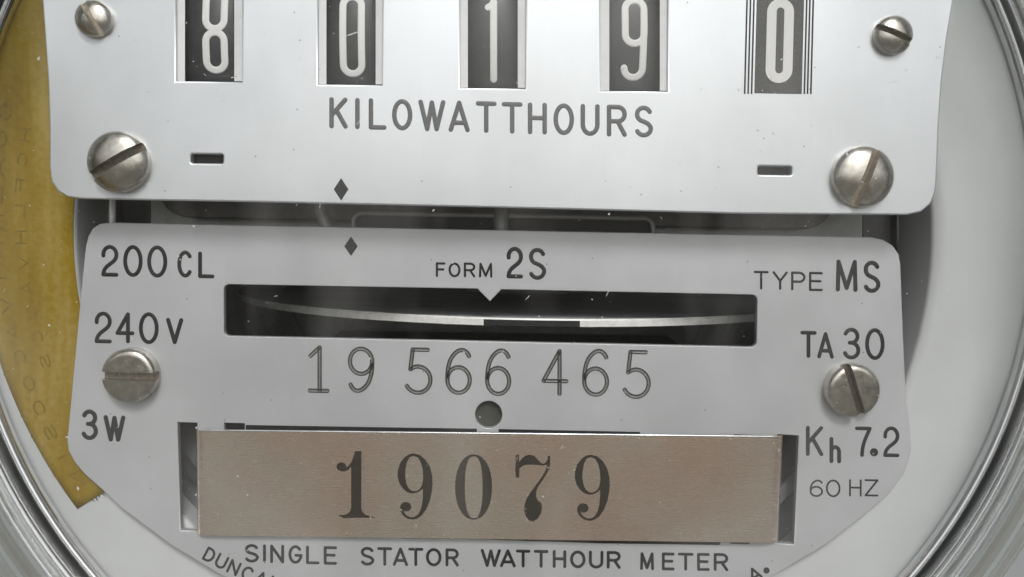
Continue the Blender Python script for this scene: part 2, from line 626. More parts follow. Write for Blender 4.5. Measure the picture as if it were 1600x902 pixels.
# shell parts, with two rings added for the rim's streaks
lathe('bezel_ring', [(84.3, 34), (84.3, 1.6), (84.9, 1.0)] + [(83.9 - 15.7 * t / 8, 1.0 + 1.5 * (t / 8) ** 1.4) for t in range(1, 9)] + [(67.8, 3.1), (67.8, 30)], C, M_sleeve, meter, n=200)
lathe('added_glint_ring', [(83.0 + .95 - .95 * math.cos(R(t)), .9 - 1.7 * math.sin(R(t))) for t in range(0, 181, 15)], C, M_bright, meter, n=200)  # added polished ring that makes the white glint inside the rim
lathe('added_rim_ring', [(84.5, 9.0), (84.9, 9.4), (84.9, 34)], C, M_grey, meter, n=160)  # added ring, there for the rim glass to refract
lathe('base_ring', [(67.8, 29.0), (66, 29.0), (66, 34)], C, M_housing, meter, n=128, smooth=False)
lathe('inner_housing', [(66, 34), (66, 128), (0.01, 128)], C, M_housing, meter, n=96, smooth=False)
lathe('sealing_ring', [(88.7, 43), (88.7, -1.5)] + [(89.9 - 1.2 * math.cos(R(t)), -1.5 - 1.4 * math.sin(R(t))) for t in range(15, 181, 15)] + [(91.1, 3), (90.4, 4), (90.4, 43)], C, M_ring, meter, n=160)

# works seen in the gap between the two plates
def pbox(name, x0, y0, x1, y1, d0, d1, mat, rad=0, bevel=0.0):
    lp = px_loop(round_px([(x0, y0), (x1, y0 + (x1 - x0) * .019), (x1, y1 + (x1 - x0) * .019), (x0, y1)], rad), d0)
    return plate(name, [lp], d0, d1 - d0, mat, meter, bevel)

pbox('back_plate', 236, 180, 1347, 405, 6.6, 7.4, M_grey, 4)
pbox('register_frame', 244, 150, 1306, 340, 3.2, 5.0, M_dark, [10, 10, 60, 60], .3)
pbox('coil_core', 548, 337, 1022, 420, 2.7, 5.6, M_black, 14)


def tube(name, pts, rad, mat, parent, n=12):
    V, F = [], []
    P = [Vector(p) for p in pts]
    for i, p in enumerate(P):
        t = (P[min(i + 1, len(P) - 1)] - P[max(i - 1, 0)]).normalized()
        a = t.cross(Vector((0, 1, 0)))
        a = a.normalized() if a.length > 1e-3 else Vector((1, 0, 0))
        b = t.cross(a).normalized()
        for k in range(n):
            th = 2 * math.pi * k / n
            V.append(p + (a * math.cos(th) + b * math.sin(th)) * rad)
    for i in range(len(P) - 1):
        for k in range(n):
            F.append((i * n + k, i * n + (k + 1) % n, (i + 1) * n + (k + 1) % n, (i + 1) * n + k))
    return mesh_obj(name, V, F, mat, parent, True)


yf = 1.5
pt = [(552, 420), (552, 356)] + [(552 + 14 * (1 - math.cos(R(a))), 350 - 14 * math.sin(R(a))) for a in range(0, 91, 15)]
pt += [(1000, 344)] + [(1006 + 14 * math.sin(R(a)), 358 - 14 * math.cos(R(a))) for a in range(0, 91, 15)] + [(1020, 430)]
tube('frame_rod', [U(a, b - 3, yf + .8) for a, b in pt], .42, M_grey, meter)
tube('centre_post', [U(783, 300, 2.45), U(783, 430, 2.45)], 1.25, M_grey, meter)
tube('bent_lug', [U(500, 300, 2.45), U(500, 330, 2.45), U(506, 345, 2.45), U(514, 362, 2.45), U(520, 400, 2.45)], .95, M_grey, meter)
for xx, rr in ((176, 1.9), (1407, 1.7)):
    tube('bright_post', [U(xx, 200, 16), U(xx + (xx < 800) * 2 - 3, 660, 16)], rr * 1.05, M_steel, meter, 20)
for xx in (148, 1440):
    tube('grey_post', [U(xx, 200, 22), U(xx - 2, 660, 22)], 1.9, M_grey, meter, 20)
for xx in (214, 1370):
    pbox('gap_shade_block', xx - 21, 260, xx + 21, 660, 14, 20, M_black, 3)  # black blocks stand in for the shade of the side gaps

# rotor disc with its black mark
y0 = 1.9
pf = U(842, 498, y0)
RD = 63.0
dc = (pf.x, y0 + RD, pf.z)
TH = 1.35
V, F, FM = [], [], []
N = 360
for i in range(N):
    a = 2 * math.pi * i / N
    cs, sn = math.cos(a), math.sin(a)
    for r, h in ((14, 0), (RD - .15, 0), (RD, -.28), (RD, -TH + .1), (RD - .15, -TH), (14, -TH)):
        V.append((dc[0] + r * cs, dc[1] + r * sn, dc[2] + h))
x_a, x_b = U(755, 503, y0).x, U(905, 503, y0).x
for i in range(N):
    j = (i + 1) % N
    am = 2 * math.pi * (i + .5) / N
    xm = dc[0] + RD * math.cos(am)
    mark = math.sin(am) < 0 and x_a < xm < x_b
    for k in range(6):
        k2 = (k + 1) % 6
        F.append((i * 6 + k, i * 6 + k2, j * 6 + k2, j * 6 + k))
        FM.append(1 if mark and k in (2, 3) else (2 if k in (1, 2, 3) else 0))
disc = mesh_obj('rotor_disc', V, F, None, meter, False, [M_disc, M_ink, M_rim], FM)
disc['label'] = 'bright edged metal disc with a black mark, behind the slot'
# brake magnet under the disc, dark shoe
zb = U(700, 620, 14).z
box('brake_magnet', U(492, 560, 14).x, U(1085, 560, 14).x, 16, 40, zb, U(700, 530, 14).z - 2.0, M_black, meter)
box('upper_core', U(740, 480, 30).x, U(905, 480, 30).x, 26, 50, dc[2] + 3, dc[2] + 40, M_black, meter)

# ------------------------------------------------------------------ upper plate with the register windows
def dline(x):
    return .0145 * (x - 290)          # slope of the upper plate's rows in the photo


up_out = [(66, 0), (75, 130), (77, 200), (77, 262)] + [(80, 284), (90, 299), (105, 308), (126, 311)] + \
         [(400, 316), (800, 325), (1150, 334), (1418, 336)] + [(1440, 331), (1455, 318), (1462, 300), (1464, 280)] + \
         [(1467, 200), (1472, 127), (1480, 60), (1490, 0), (1486, -30), (1450, -90), (1330, -210), (1150, -310), (960, -370),
          (780, -390), (600, -375), (420, -320), (250, -225), (130, -110), (80, -45), (66, -12)]
wins = [(275, 289, 366, 378, 128), (497, 510, 587, 597, 133), (719, 731, 809, 821, 138.5), (938, 952, 1031, 1043, 143)]
holes = []
for a, b, c_, d, yb in wins:
    holes.append(px_loop([(a, -60), (d + 1, -60), (d, yb), (a, yb - 1)], YU))
for (sx0, sx1, sy0, sy1) in ((298, 348.5, 240.5, 255), (1184.5, 1237, 259.5, 273)):
    holes.append(px_loop(round_px([(sx0, sy0), (sx1, sy0 + .8), (sx1, sy1 + .8), (sx0, sy1)], 3.5), YU))
reg = plate('register_plate', [px_loop(up_out, YU)] + holes, YU, 1.6, M_plate, meter, .24, 3)
reg['label'] = 'upper silver plate with five register digits'
# dark backing behind the two small slots
for (sx0, sx1, sy0, sy1) in ((298, 348.5, 240.5, 255), (1184.5, 1237, 259.5, 273)):
    lp = px_loop([(sx0 - 14, sy0 - 14), (sx1 + 14, sy0 - 14), (sx1 + 14, sy1 + 14), (sx0 - 14, sy1 + 14)], YU + 1.75)
    plate('slot_backing', [lp], YU + 1.75, .5, M_black, reg)

# sloping cheeks at both sides of each window
for a, b, c_, d, yb in wins:
    for (xa, xb, s) in ((a, b, 1), (d, c_, -1)):
        V = []
        for yy in (-60, yb - 1):
            V += [U(xa - 1 * s, yy, YU + .55), U(xb, yy, YU + .85), U(xb, yy, YU + 2.2), U(xa - 3 * s, yy, YU + 1.5)]
        mesh_obj('window_cheek', V, [(0, 1, 5, 4), (1, 2, 6, 5), (2, 3, 7, 6), (3, 0, 4, 7), (3, 2, 1, 0), (4, 5, 6, 7)], M_cheek, reg)

# number wheels
YW = YU + 2.6
RW = 24.0
WZ = U(660, 45, YW).z


def wheel_map(x, z, h, zc):
    a = (z - zc) / RW
    return (x, YW + RW - (RW + h) * math.cos(a), zc + (RW + h) * math.sin(a))


def stadium(x0, x1, yt, yb):
    r = (x1 - x0) / 2
    cx = (x0 + x1) / 2
    return [(cx + r * math.cos(R(t)), yt + r - r * math.sin(R(t))) for t in range(0, 181, 12)] + \
           [(cx + r * math.cos(R(t)), yb - r - r * math.sin(R(t))) for t in range(180, 361, 12)] + [(x1, yt + r)]


HW = 5.4
wheel_digits = [
    [stadium(321.2, 350.0, 50.5, 109.5), stadium(321.2, 350.0, -14, 45.0)],
    [stadium(535.5, 564.5, -6, 115)],
    [[(771.3, 2), (771.3, 40), (771.3, 80), (771.3, 123.5)], [(771, 3), (768, 8), (763, 11)]],
    [stadium(977, 1006.4, -.5, 68), [(1006.4, 14), (1006.2, 40), (1005.6, 70), (1005, 106)] +
     [(990.5 + 14.4 * math.cos(R(t)), 106 + 14.8 * math.sin(R(t))) for t in range(12, 169, 12)] + [(976, 106)]],
]
wheel_names = ['8', '0', '1', '9']
for wi, (a, b, c_, d, yb) in enumerate(wins):
    xl, xr = U(b - 5, 40, YW).x, U(c_ + 5, 40, YW).x
    zc = U((b + c_) / 2, 45, YW).z
    V, F = [], []
    n = 160
    prof = [(xl, 6), (xl, RW - .3), (xl + .3, RW), (xr - .3, RW), (xr, RW - .3), (xr, 6)]
    for i in range(n):
        t = 2 * math.pi * i / n
        for x, r in prof:
            V.append((x, YW + RW - r * math.cos(t), zc + r * math.sin(t)))
    for i in range(n):
        j = (i + 1) % n
        for k in range(5):
            F.append((i * 6 + k, i * 6 + k + 1, j * 6 + k + 1, j * 6 + k))
    wh = mesh_obj('number_wheel', V, F, M_wheel, meter, True)
    V, F = [], []
    for st in wheel_digits[wi]:
        pp = [U2(x, y, YW) for x, y in st]
        v, f = sweep(pp, HW * .0986, [(-1, -.05), (-.97, .04), (-.6, .06), (0, .06), (.6, .06), (.97, .04), (1, -.05)])
        o = len(V)
        V += [wheel_map(x, z, h, zc) for x, z, h in v]
        F += [tuple(o + k for k in q) for q in f]
    dg_ = mesh_obj('digit', V, F, M_white, wh, True)

# fifth figure: printed, not a wheel
slant = lambda x, y: (x - .026 * (y - 72), y)
panel = [slant(1180.5, -60), slant(1254.5, -58.6), slant(1254.5, 147.2), slant(1180.5, 145.8)]
plate('printed_panel', [px_loop(panel, YU)], YU - .05, .10, M_panel, reg)
for sxx in (1165.4, 1170.8, 1176.2, 1258.6, 1263.6, 1268.8):
    st = [slant(sxx - 1.25, -60), slant(sxx + 1.25, -60), slant(sxx + 1.25, 147), slant(sxx - 1.25, 147)]
    plate('printed_stripe', [px_loop(st, YU)], YU - .05, .10, M_ink, reg)
zero = [slant(x, y) for x, y in stadium(1197, 1239, -2, 130)]
zin = [slant(x, y) for x, y in stadium(1212, 1224, 12, 115)]
plate('printed_figure', [px_loop(zero, YU), px_loop(zin, YU)], YU - .09, .06, M_white, reg)


def row(chars, xs, y_l, y_r, x_l, x_r):
    """y_l / y_r: (top, bottom) at x_l / x_r"""
    out = []
    for ch, (x0, x1) in zip(chars, xs):
        t = ((x0 + x1) / 2 - x_l) / (x_r - x_l)
        out.append((ch, x0, x1, y_l[0] + (y_r[0] - y_l[0]) * t, y_l[1] + (y_r[1] - y_l[1]) * t))
    return out


KWH = row('KILOWATTHOURS', [(514.5, 543.4), (554.9, 562), (576, 604), (612.5, 644.4), (653.6, 696), (700.8, 734), (743.4, 776),
                            (784, 816.5), (824.6, 854.6), (864.7, 897), (907, 937), (948, 979.5), (991, 1020.5)],
          (152.4, 201), (165, 215), 529, 1006)
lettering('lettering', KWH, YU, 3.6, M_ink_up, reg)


def diamond(cx, cy, hw, hh, y, parent):
    plate('diamond_mark', [px_loop([(cx - hw, cy), (cx, cy - hh), (cx + hw, cy), (cx, cy + hh)], y)], y - .05, .10, M_ink, parent)


diamond(533, 296, 11.5, 17.5, YU, reg)

# ------------------------------------------------------------------ nameplate
np_out = [(172, 348), (156, 350), (145, 357), (138, 369), (134, 384), (128, 440), (117, 560), (105, 688), (107, 704), (116, 722), (132, 741),
          (168, 773), (188, 793), (266, 851), (344, 898), (430, 936), (600, 972), (780, 984), (950, 975), (1100, 944), (1206, 901),
          (1291, 851), (1347, 808), (1389, 772), (1414, 738), (1424, 703), (1422, 670), (1416, 630), (1411, 520), (1407, 412),
          (1404, 397), (1395, 384), (1380, 375), (1362, 371)]
win = round_px([(350, 444.5), (746, 451.5), (765.5, 471.5), (783.5, 452.5), (1183.5, 461), (1182, 542.5), (350, 525)], [9, 0, 1.5, 0, 10, 10, 9])
slot_l = [(277.5, 660), (308, 661), (311, 830), (282, 829)]
slot_r = [(1215, 679), (1248, 681), (1241, 851), (1212, 849)]
slot_t = [(350.5, 661), (382, 662), (382, 680), (350.5, 680)]
hole = [(763.5 + 21 * math.cos(R(t)), 648 + 21 * math.sin(R(t))) for t in range(0, 360, 12)]
name = plate('nameplate', [px_loop(l, YL) for l in (np_out, win, slot_l, slot_r, slot_t, hole)], YL, 1.1, M_name, meter, .12, 2)
name['label'] = 'lower silver nameplate with ratings, disc window and serial number'
plate('hole_plug', [px_loop([(763.5 + 27 * math.cos(R(t)), 648 + 27 * math.sin(R(t))) for t in range(0, 360, 12)], 1.2)], 1.25, .8, M_hole, name)
# what shows through the side slots: a grey bracket with a bright slanting edge
plate('slot_backing', [px_loop([(262, 640), (330, 640), (330, 850), (262, 850)], 7)], 7, .8, M_backing, name)
plate('slot_backing', [px_loop([(1190, 660), (1265, 660), (1265, 870), (1190, 870)], 7)], 7, .8, M_backing, name)
for p0, p1, wd in (((1208, 786), (1262, 732), 9), ((262, 690), (330, 780), 7)):
    d = Vector((p1[0] - p0[0], p1[1] - p0[1])).normalized()
    nn = Vector((-d.y, d.x)) * wd
    q = [(p0[0] + nn.x, p0[1] + nn.y), (p0[0] - nn.x, p0[1] - nn.y), (p1[0] - nn.x, p1[1] - nn.y), (p1[0] + nn.x, p1[1] + nn.y)]
    plate('slanting_bracket', [px_loop(q, 5)], 5, .8, M_grey if wd == 9 else M_dark, name)
plate('slot_backing', [px_loop([(340, 650), (392, 650), (392, 690), (340, 690)], 1.4)], 1.6, .5, M_dark, name)


def thinbar(pts, y, parent, mat=M_ink):
    plate('printed_rule', [px_loop(pts, y)], y - .05, .10, mat, parent)


thinbar([(384, 664.2), (560, 667.2), (745, 670), (745, 676), (384, 676)], YL, name)
thinbar([(779, 670.5), (1000, 675), (1000, 681), (779, 678)], YL, name)
thinbar([(1147, 678.5), (1178, 680), (1178, 686), (1147, 686)], YL, name)
thinbar([(384, 834), (384, 837), (760, 843), (940, 849), (1124, 851.5), (1126, 847), (1123, 843), (900, 834)], YL, name)
thinbar([(1141, 842), (1141, 849.5), (1171, 850.5), (1171, 843)], YL, name, M_dark)

L3 = 3.0
texts = [
    ([('2', 158.4, 185, 382.8, 432.4), ('0', 192.5, 223, 383, 433), ('0', 230, 261.4, 383.6, 434)], 3.1),
    ([('C', 277, 302, 391.5, 434), ('L', 309.5, 335, 393.5, 435)], 3.1),
    ([('2', 148, 174.7, 487, 536.6), ('4', 180.5, 210, 488, 536.5), ('0', 217, 248, 488, 538)], 3.1),
    ([('V', 259.4, 286.5, 497, 538)], 3.3),
    ([('3', 127.3, 153.2, 639.7, 687.9), ('W', 161.7, 196, 649, 690.4)], 3.5),
    ([('F', 680.8, 696, 410, 433), ('O', 700.8, 719.6, 410.2, 433.4), ('R', 724.7, 742.7, 410.4, 433.6), ('M', 748.3, 769.5, 410.8, 434)], 1.8),
    ([('2', 791.4, 817.3, 385.7, 435.3), ('S', 825.5, 853.6, 387.4, 437.5)], 3.3),
    ([('T', 1177.6, 1201, 423.3, 452.6), ('Y', 1207, 1231, 424, 453), ('P', 1236, 1258.7, 424.5, 454), ('E', 1264, 1285.7, 425, 455)], 1.9),
    ([('M', 1305.7, 1340, 406, 456), ('S', 1348.5, 1375.8, 407.3, 458)], 3.4),
    ([('T', 1250.5, 1275.9, 517, 559.4), ('A', 1276.7, 1303, 519, 560.5)], 3.1),
    ([('3', 1317, 1344.3, 512, 562), ('0', 1351.6, 1382.3, 512.7, 562.8)], 3.2),
    ([('K', 1259, 1286.6, 665.7, 712.8), ('h', 1295.9, 1314.2, 683, 724)], 3.2),
    ([('7', 1335.9, 1362, 666.6, 714.2), ('2', 1380, 1405.4, 666.3, 714.5)], 3.0),
    ([('6', 1264.9, 1286, 749.4, 776.7), ('0', 1290.5, 1313.3, 749.4, 777), ('H', 1326.6, 1346.3, 749, 776), ('Z', 1350.8, 1372.5, 749, 775.8)], 1.5),
]
for gl_, hw in texts:
    lettering('lettering', gl_, YL, hw, M_ink, name)
plate('lettering', [px_loop([(1365.6 + 6.3 * math.cos(R(t)), 706.7 + 6.3 * math.sin(R(t))) for t in range(0, 360, 20)], YL)], YL - .07, .1, M_ink, name)
SER = [('1', 480.5, 515, 539.5, 614), ('9', 543.4, 585, 541.5, 613.8), ('5', 632.7, 676, 543, 617), ('6', 695.6, 737.4, 543.8, 617),
       ('6', 757.9, 799, 544.7, 618.8), ('4', 846, 888.4, 545.3, 618.8), ('6', 909.5, 951.8, 545.3, 620), ('5', 972.9, 1017, 546.7, 623.5)]
lettering('serial_number', SER, YL, 3.4, None, name, PROF_CUT, [M_groove_shade, M_cut_floor], [0, 0, 0, 1, 0, 0, 0])
BOT = row('SINGLE', [(382, 404.6), (410.7, 415.9), (422, 444), (450.5, 472.8), (478, 499.3), (505.7, 526.6)], (850, 879.2), (853.5, 882.6), 393, 516)
lettering('lettering', BOT, YL, 2.4, M_ink, name)
lettering('lettering', row('STATOR', [(562.9, 585), (589.3, 613), (613.7, 637.8), (637.8, 661.4), (665.4, 690), (696, 717)], (854.4, 884), (857, 885.5), 574, 706), YL, 2.4, M_ink, name)
lettering('lettering', row('WATTHOUR', [(751, 782.8), (781, 806), (806, 828.8), (834, 857), (863.4, 885), (890.6, 915), (920, 943), (947.8, 970)],
                           (858, 886.3), (861, 889), 767, 959), YL, 2.5, M_ink, name)
lettering('lettering', row('METER', [(1000, 1022), (1034, 1054), (1059, 1083.8), (1089, 1109), (1115, 1138)], (863, 891), (864.3, 892.6), 1011, 1127), YL, 2.4, M_ink, name)


def curved_word(chars, mat=M_ink):
    V, F = [], []
    for ch, cx, cy, ang, w, h in chars:
        ca, sa = math.cos(R(ang)), math.sin(R(ang))
        for st in G[ch]:
            poly = []
            for a, b in st:
                lx, ly = (a - .5) * w, -(b - .5) * h
                poly.append(U2(cx + lx * ca - ly * sa, cy + lx * sa + ly * ca, YL))
            v, f = sweep(poly, .2, PROF)
            o = len(V)
            V += [(x, YL - hh, z) for x, z, hh in v]
            F += [tuple(o + k for k in q) for q in f]
    mesh_obj('lettering', V, F, mat, name, True)


curved_word([('D', 327.5, 867.5, 28, 13, 19), ('U', 346, 877.5, 27, 14, 19), ('N', 365.5, 887, 25, 14, 19), ('C', 387, 896.5, 23, 15, 19),
             ('A', 408, 904.5, 21, 16, 19), ('N', 430, 912.5, 19, 14, 19)])
curved_word([('A', 1179, 897, -26, 16, 18)])
plate('lettering', [px_loop([(1197.6 + 4.8 * math.cos(R(t)), 891.4 + 4.8 * math.sin(R(t))) for t in range(0, 360, 20)], YL)], YL - .07, .1, M_ink, name)
diamond(548.5, 385, 10.5, 15.2, YL, name)

# ------------------------------------------------------------------ screws
def screw(px, py, rpx, ang, y_plate, H, domed, slot=.17, label=None):
    """slotted head; ang: direction of the slot in the photo, degrees clockwise from the right"""
    c = U(px, py, y_plate - H * .6)
    rad = rpx * (140 + y_plate - H * .6) / FPX
    s = rad * slot
    e = rad * .22
    h0 = H * (.35 if domed else .55)

    def hh(r):
        r = min(r, rad)
        if domed:
            return h0 + (H - h0) * math.sqrt(max(0, 1 - (r / rad) ** 2 * .985)) ** .9
        if r < rad - e:
            return H - .10 * (r / rad) ** 2
        t = (r - (rad - e)) / e
        return H - .10 * (r / rad) ** 2 - (H - h0) * .55 * (1 - math.sqrt(max(0, 1 - t * t)))
    hf = H * .22 if domed else H * .3
    V, F, sm = [], [], []
    nt_ = 40

    def strip(us, top):
        base = len(V)
        for u in us:
            vm = math.sqrt(max(0, rad * rad - u * u))
            for k in range(nt_ + 1):
                v = -vm * math.cos(math.pi * k / nt_)
                V.append((u, v, top(u, v)))
        for i in range(len(us) - 1):
            for k in range(nt_):
                F.append((base + i * (nt_ + 1) + k, base + (i + 1) * (nt_ + 1) + k, base + (i + 1) * (nt_ + 1) + k + 1, base + i * (nt_ + 1) + k + 1))
                sm.append(True)

    nu = 16
    dome = lambda u, v: hh(math.hypot(u, v))
    rim_c = .10 * rad
    us = [s + (rad * .9995 - s) * math.sin(math.pi / 2 * i / nu) for i in range(nu + 1)]
    strip(us, dome)
    strip([-u for u in reversed(us)], dome)
    floor = lambda u, v: min(hf, hh(math.hypot(u, v)) - .02)
    f0 = len(F)
    strip([-s, -s * .3, s * .3, s], floor)
    f1 = len(F)
    for sg in (-1, 1):                       # slot walls
        b = len(V)
        vm = math.sqrt(rad * rad - s * s)
        for k in range(nt_ + 1):
            v = -vm * math.cos(math.pi * k / nt_)
            V.append((sg * s, v, dome(s, v))); V.append((sg * s, v, floor(s, v)))
        for k in range(nt_):
            F.append((b + 2 * k, b + 2 * k + 2, b + 2 * k + 3, b + 2 * k + 1)); sm.append(False)
    b = len(V)                               # skirt
    n = 96
    for k in range(n):
        t = 2 * math.pi * k / n
        u, v = rad * math.cos(t), rad * math.sin(t)
        V.append((u, v, (floor if abs(u) < s else dome)(u, v))); V.append((u, v, -.05))
    for k in range(n):
        j = (k + 1) % n
        F.append((b + 2 * k, b + 2 * j, b + 2 * j + 1, b + 2 * k + 1)); sm.append(True)
    a = R(ang)
    # slot runs along v; v axis -> photo direction (cos, sin down)
    dv = Vector((math.cos(a), 0, -math.sin(a))); du = Vector((math.sin(a), 0, math.cos(a)))
    W = []
    for u, v, h in V:
        p = du * u + dv * v
        W.append((c.x + p.x, y_plate - h, c.z + p.z))
    o = mesh_obj('screw', W, F, None, meter, mats=[M_screw, M_slot], fmat=[1 if f0 <= k < f1 else 0 for k in range(len(F))])
    o.data.polygons.foreach_set('use_smooth', sm)
    if label:
        o['label'] = label
    return o


screw(144, 28, 28, 60, YU, 2.0, True, .16, 'small screw at the top left, slot steeply tilted')
screw(1398, 54, 30, 23, YU, 2.0, True, .16, 'small screw at the top right of the upper plate')
screw(182, 253, 47, -31, YU, 2.6, True, .15, 'large domed screw at the lower left of the upper plate')
screw(1351, 276, 48, -69, YU, 2.6, True, .14, 'large domed screw at the lower right of the upper plate')
screw(203, 587, 42.5, 1, YL, 2.6, False, .15, 'flat screw below 240 V, slot level')
screw(1332, 610, 42.5, 71, YL, 2.6, False, .15, 'flat screw below TA 30, slot near upright')

# ------------------------------------------------------------------ number tag clipped into the slots
YT = -1.3
numtag = empty('number_tag', U(763, 845, YT))
tag(numtag, 'brownish metal strip stamped 19079, clipped across the lower nameplate', 'number tag')
xl0, xr0 = 302.0, 1228.0
V, F = [], []
sec = []                                        # (u along, depth) with u 0..1 plus bends
bl, br = 18.0, 27.0
for k in range(9):
    t = R(90 * (1 - k / 8))
    sec.append((xl0 + bl - bl * math.sin(t), YT + 1.5 - 1.5 * math.cos(t)))
for k in range(1, 9):
    sec.append((xl0 + bl + (xr0 - br - xl0 - bl) * k / 9, YT))
for k in range(9):
    t = R(90 * k / 8)
    sec.append((xr0 - br + br * math.sin(t), YT + 1.5 - 1.5 * math.cos(t)))
sec = [(xl0, 2.2)] + sec + [(xr0, 2.2)]
def tag_edges(x):
    s = (x - 304) / (1223 - 304)
    return 672.8 + 10.2 * s, 836.5 + 12.0 * s
nv = 6
for th in (0, .35):
    for i, (x, y) in enumerate(sec):
        top, bot = tag_edges(x)
        a = sec[max(i - 1, 0)]; b = sec[min(i + 1, len(sec) - 1)]
        ta = Vector(((b[0] - a[0]) * .1, b[1] - a[1])).normalized()
        nrm = Vector((-ta.y, ta.x))              # toward the back
        px_ = x - (x > 1000) * 0
        for k in range(nv + 1):
            yy = top + (bot - top) * k / nv
            sl = -.045 * (yy - top) * max(0, (x - 760) / 460) + .012 * (yy - top) * max(0, (760 - x) / 460)
            pt_ = U(x + sl, yy, YT)
            V.append((pt_.x + nrm.x * th, y + nrm.y * th, pt_.z))
W_ = nv + 1
n_s = len(sec)
for lay in (0, 1):
    o = lay * n_s * W_
    for i in range(n_s - 1):
        for k in range(nv):
            q = (o + i * W_ + k, o + i * W_ + k + 1, o + (i + 1) * W_ + k + 1, o + (i + 1) * W_ + k)
            F.append(q if lay == 0 else q[::-1])
smooth_n = len(F)
o2 = n_s * W_
for i in range(n_s - 1):
    for q in ((i * W_, (i + 1) * W_, o2 + (i + 1) * W_, o2 + i * W_), (i * W_ + nv, o2 + i * W_ + nv, o2 + (i + 1) * W_ + nv, (i + 1) * W_ + nv)):
        b0 = len(V)
        V += [V[k] for k in q]
        F.append((b0, b0 + 1, b0 + 2, b0 + 3))
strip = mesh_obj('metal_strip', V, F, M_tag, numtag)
strip.data.polygons.foreach_set('use_smooth', [i < smooth_n for i in range(len(F))])
# bright burr along the top edge
tube('folded_edge', [U(304 + (1222 - 304) * t, 672.6 + 10.2 * t, YT) + Vector((0, .12, 0)) for t in (0.01, .25, .5, .75, .985)], .16, M_steel, numtag, 8)


def zpoly(pts, ox, oy, dx=0, dy=0):
    return [(ox + x / 6.6667 + dx, oy + y / 6.6667 + dy) for x, y in pts]


ONE = [(365, 100), (432, 100), (430, 690), (440, 730), (470, 760), (530, 778), (570, 785), (568, 795), (400, 793), (235, 797), (232, 787), (195, 775),
       (198, 768), (260, 762), (300, 745), (318, 715), (325, 680), (325, 262), (290, 298), (250, 312), (215, 308), (185, 292), (172, 268), (178, 240),
       (200, 222), (230, 216), (258, 226), (272, 245), (276, 268), (302, 250), (326, 215), (345, 170)]
NINE = [(975, 122), (1040, 140), (1100, 190), (1145, 265), (1168, 350), (1173, 440), (1166, 520), (1146, 610), (1110, 700), (1060, 770), (1010, 803),
        (960, 812), (905, 800), (860, 765), (838, 725), (833, 690), (840, 660), (865, 635), (900, 628), (935, 642), (952, 675), (945, 705), (920, 725),
        (890, 727), (872, 717), (878, 742), (902, 770), (945, 788), (990, 783), (1025, 755), (1050, 705), (1065, 640), (1072, 560), (1072, 487),
        (1040, 517), (1000, 535), (955, 540), (905, 525), (860, 485), (825, 430), (808, 360), (812, 300), (835, 225), (880, 165), (930, 132)]
NINE_H = [(975, 148), (1020, 165), (1050, 215), (1070, 290), (1075, 380), (1065, 450), (1040, 495), (1000, 517), (960, 515), (925, 490), (900, 440),
          (888, 370), (890, 290), (905, 215), (932, 165)]
SEVEN = [(440, 138), (472, 136), (474, 215), (500, 180), (540, 148), (585, 136), (630, 148), (660, 180), (690, 215), (725, 232), (755, 215), (770, 190),
         (775, 150), (797, 150), (797, 240), (785, 290), (755, 345), (715, 410), (672, 470), (652, 520), (650, 575), (668, 612), (705, 640), (712, 690),
         (700, 750), (670, 800), (620, 832), (575, 820), (545, 780), (528, 720), (530, 660), (550, 600), (590, 535), (640, 465), (700, 385), (745, 310),
         (770, 248), (755, 242), (720, 250), (660, 243), (600, 240), (540, 243), (500, 260), (478, 285), (472, 375), (442, 372), (434, 300)]


def sell(cx, cy, rx, ry, p, n=40):
    o = []
    for i in range(n):
        t = 2 * math.pi * i / n
        c_, s_ = math.cos(t), math.sin(t)
        o.append((cx + rx * math.copysign(abs(c_) ** p, c_), cy + ry * math.copysign(abs(s_) ** p, s_)))
    return o


for loops in ([zpoly(ONE, 500, 690)], [zpoly(NINE, 500, 690), zpoly(NINE_H, 500, 690)],
              [sell(740, 761, 28.8, 51, .95), sell(740.2, 761.3, 13.8, 48.2, .8)], [zpoly(SEVEN, 740, 690)],
              [zpoly(NINE, 500, 690, 276.8, 2), zpoly(NINE_H, 500, 690, 276.8, 2)]):
    plate('digit', [px_loop(l, YT) for l in loops], YT - .06, .10, M_tagink, numtag)

# ------------------------------------------------------------------ sticker on the bezel ring
stick = empty('warning_sticker', (CX - 80, 15, CZ - 43))
tag(stick, 'yellowed amber sticker strip curving down the left inside the cover', 'sticker')
V, F = [], []
na, nd = 80, 10
A0, A1 = 118.0, 212.4
RI = 68.2


def cone_y(r):
    return 1.0 + 1.5 * (min(1, max(0, (83.9 - r) / 15.7))) ** 1.4


def st_out(a):
    return 83.4 - .6 * max(0, a - 150) / 30 - 1.9 * max(0, a - 180) / 32.4


def on_ring(a, r, lift):
    """point on the bezel ring at angle a (degrees) and radius r, lifted off the surface"""
    return (CX + r * math.cos(R(a)), cone_y(r) - lift, CZ + r * math.sin(R(a)))


for th in (.16, .02):
    for i in range(na + 1):
        a = A0 + (A1 - A0) * i / na
        for k in range(nd + 1):
            V.append(on_ring(a, st_out(a) + (RI - st_out(a)) * k / nd, th))
W_ = nd + 1
for lay in (0, 1):
    o = lay * (na + 1) * W_
    for i in range(na):
        for k in range(nd):
            F.append((o + i * W_ + k, o + i * W_ + k + 1, o + (i + 1) * W_ + k + 1, o + (i + 1) * W_ + k))
o2 = (na + 1) * W_
for i in range(na):
    F.append((i * W_, (i + 1) * W_, o2 + (i + 1) * W_, o2 + i * W_))
for k in range(nd):
    F.append((na * W_ + k, na * W_ + k + 1, o2 + na * W_ + k + 1, o2 + na * W_ + k))
mesh_obj('film', V, F, M_sticker, stick, True)


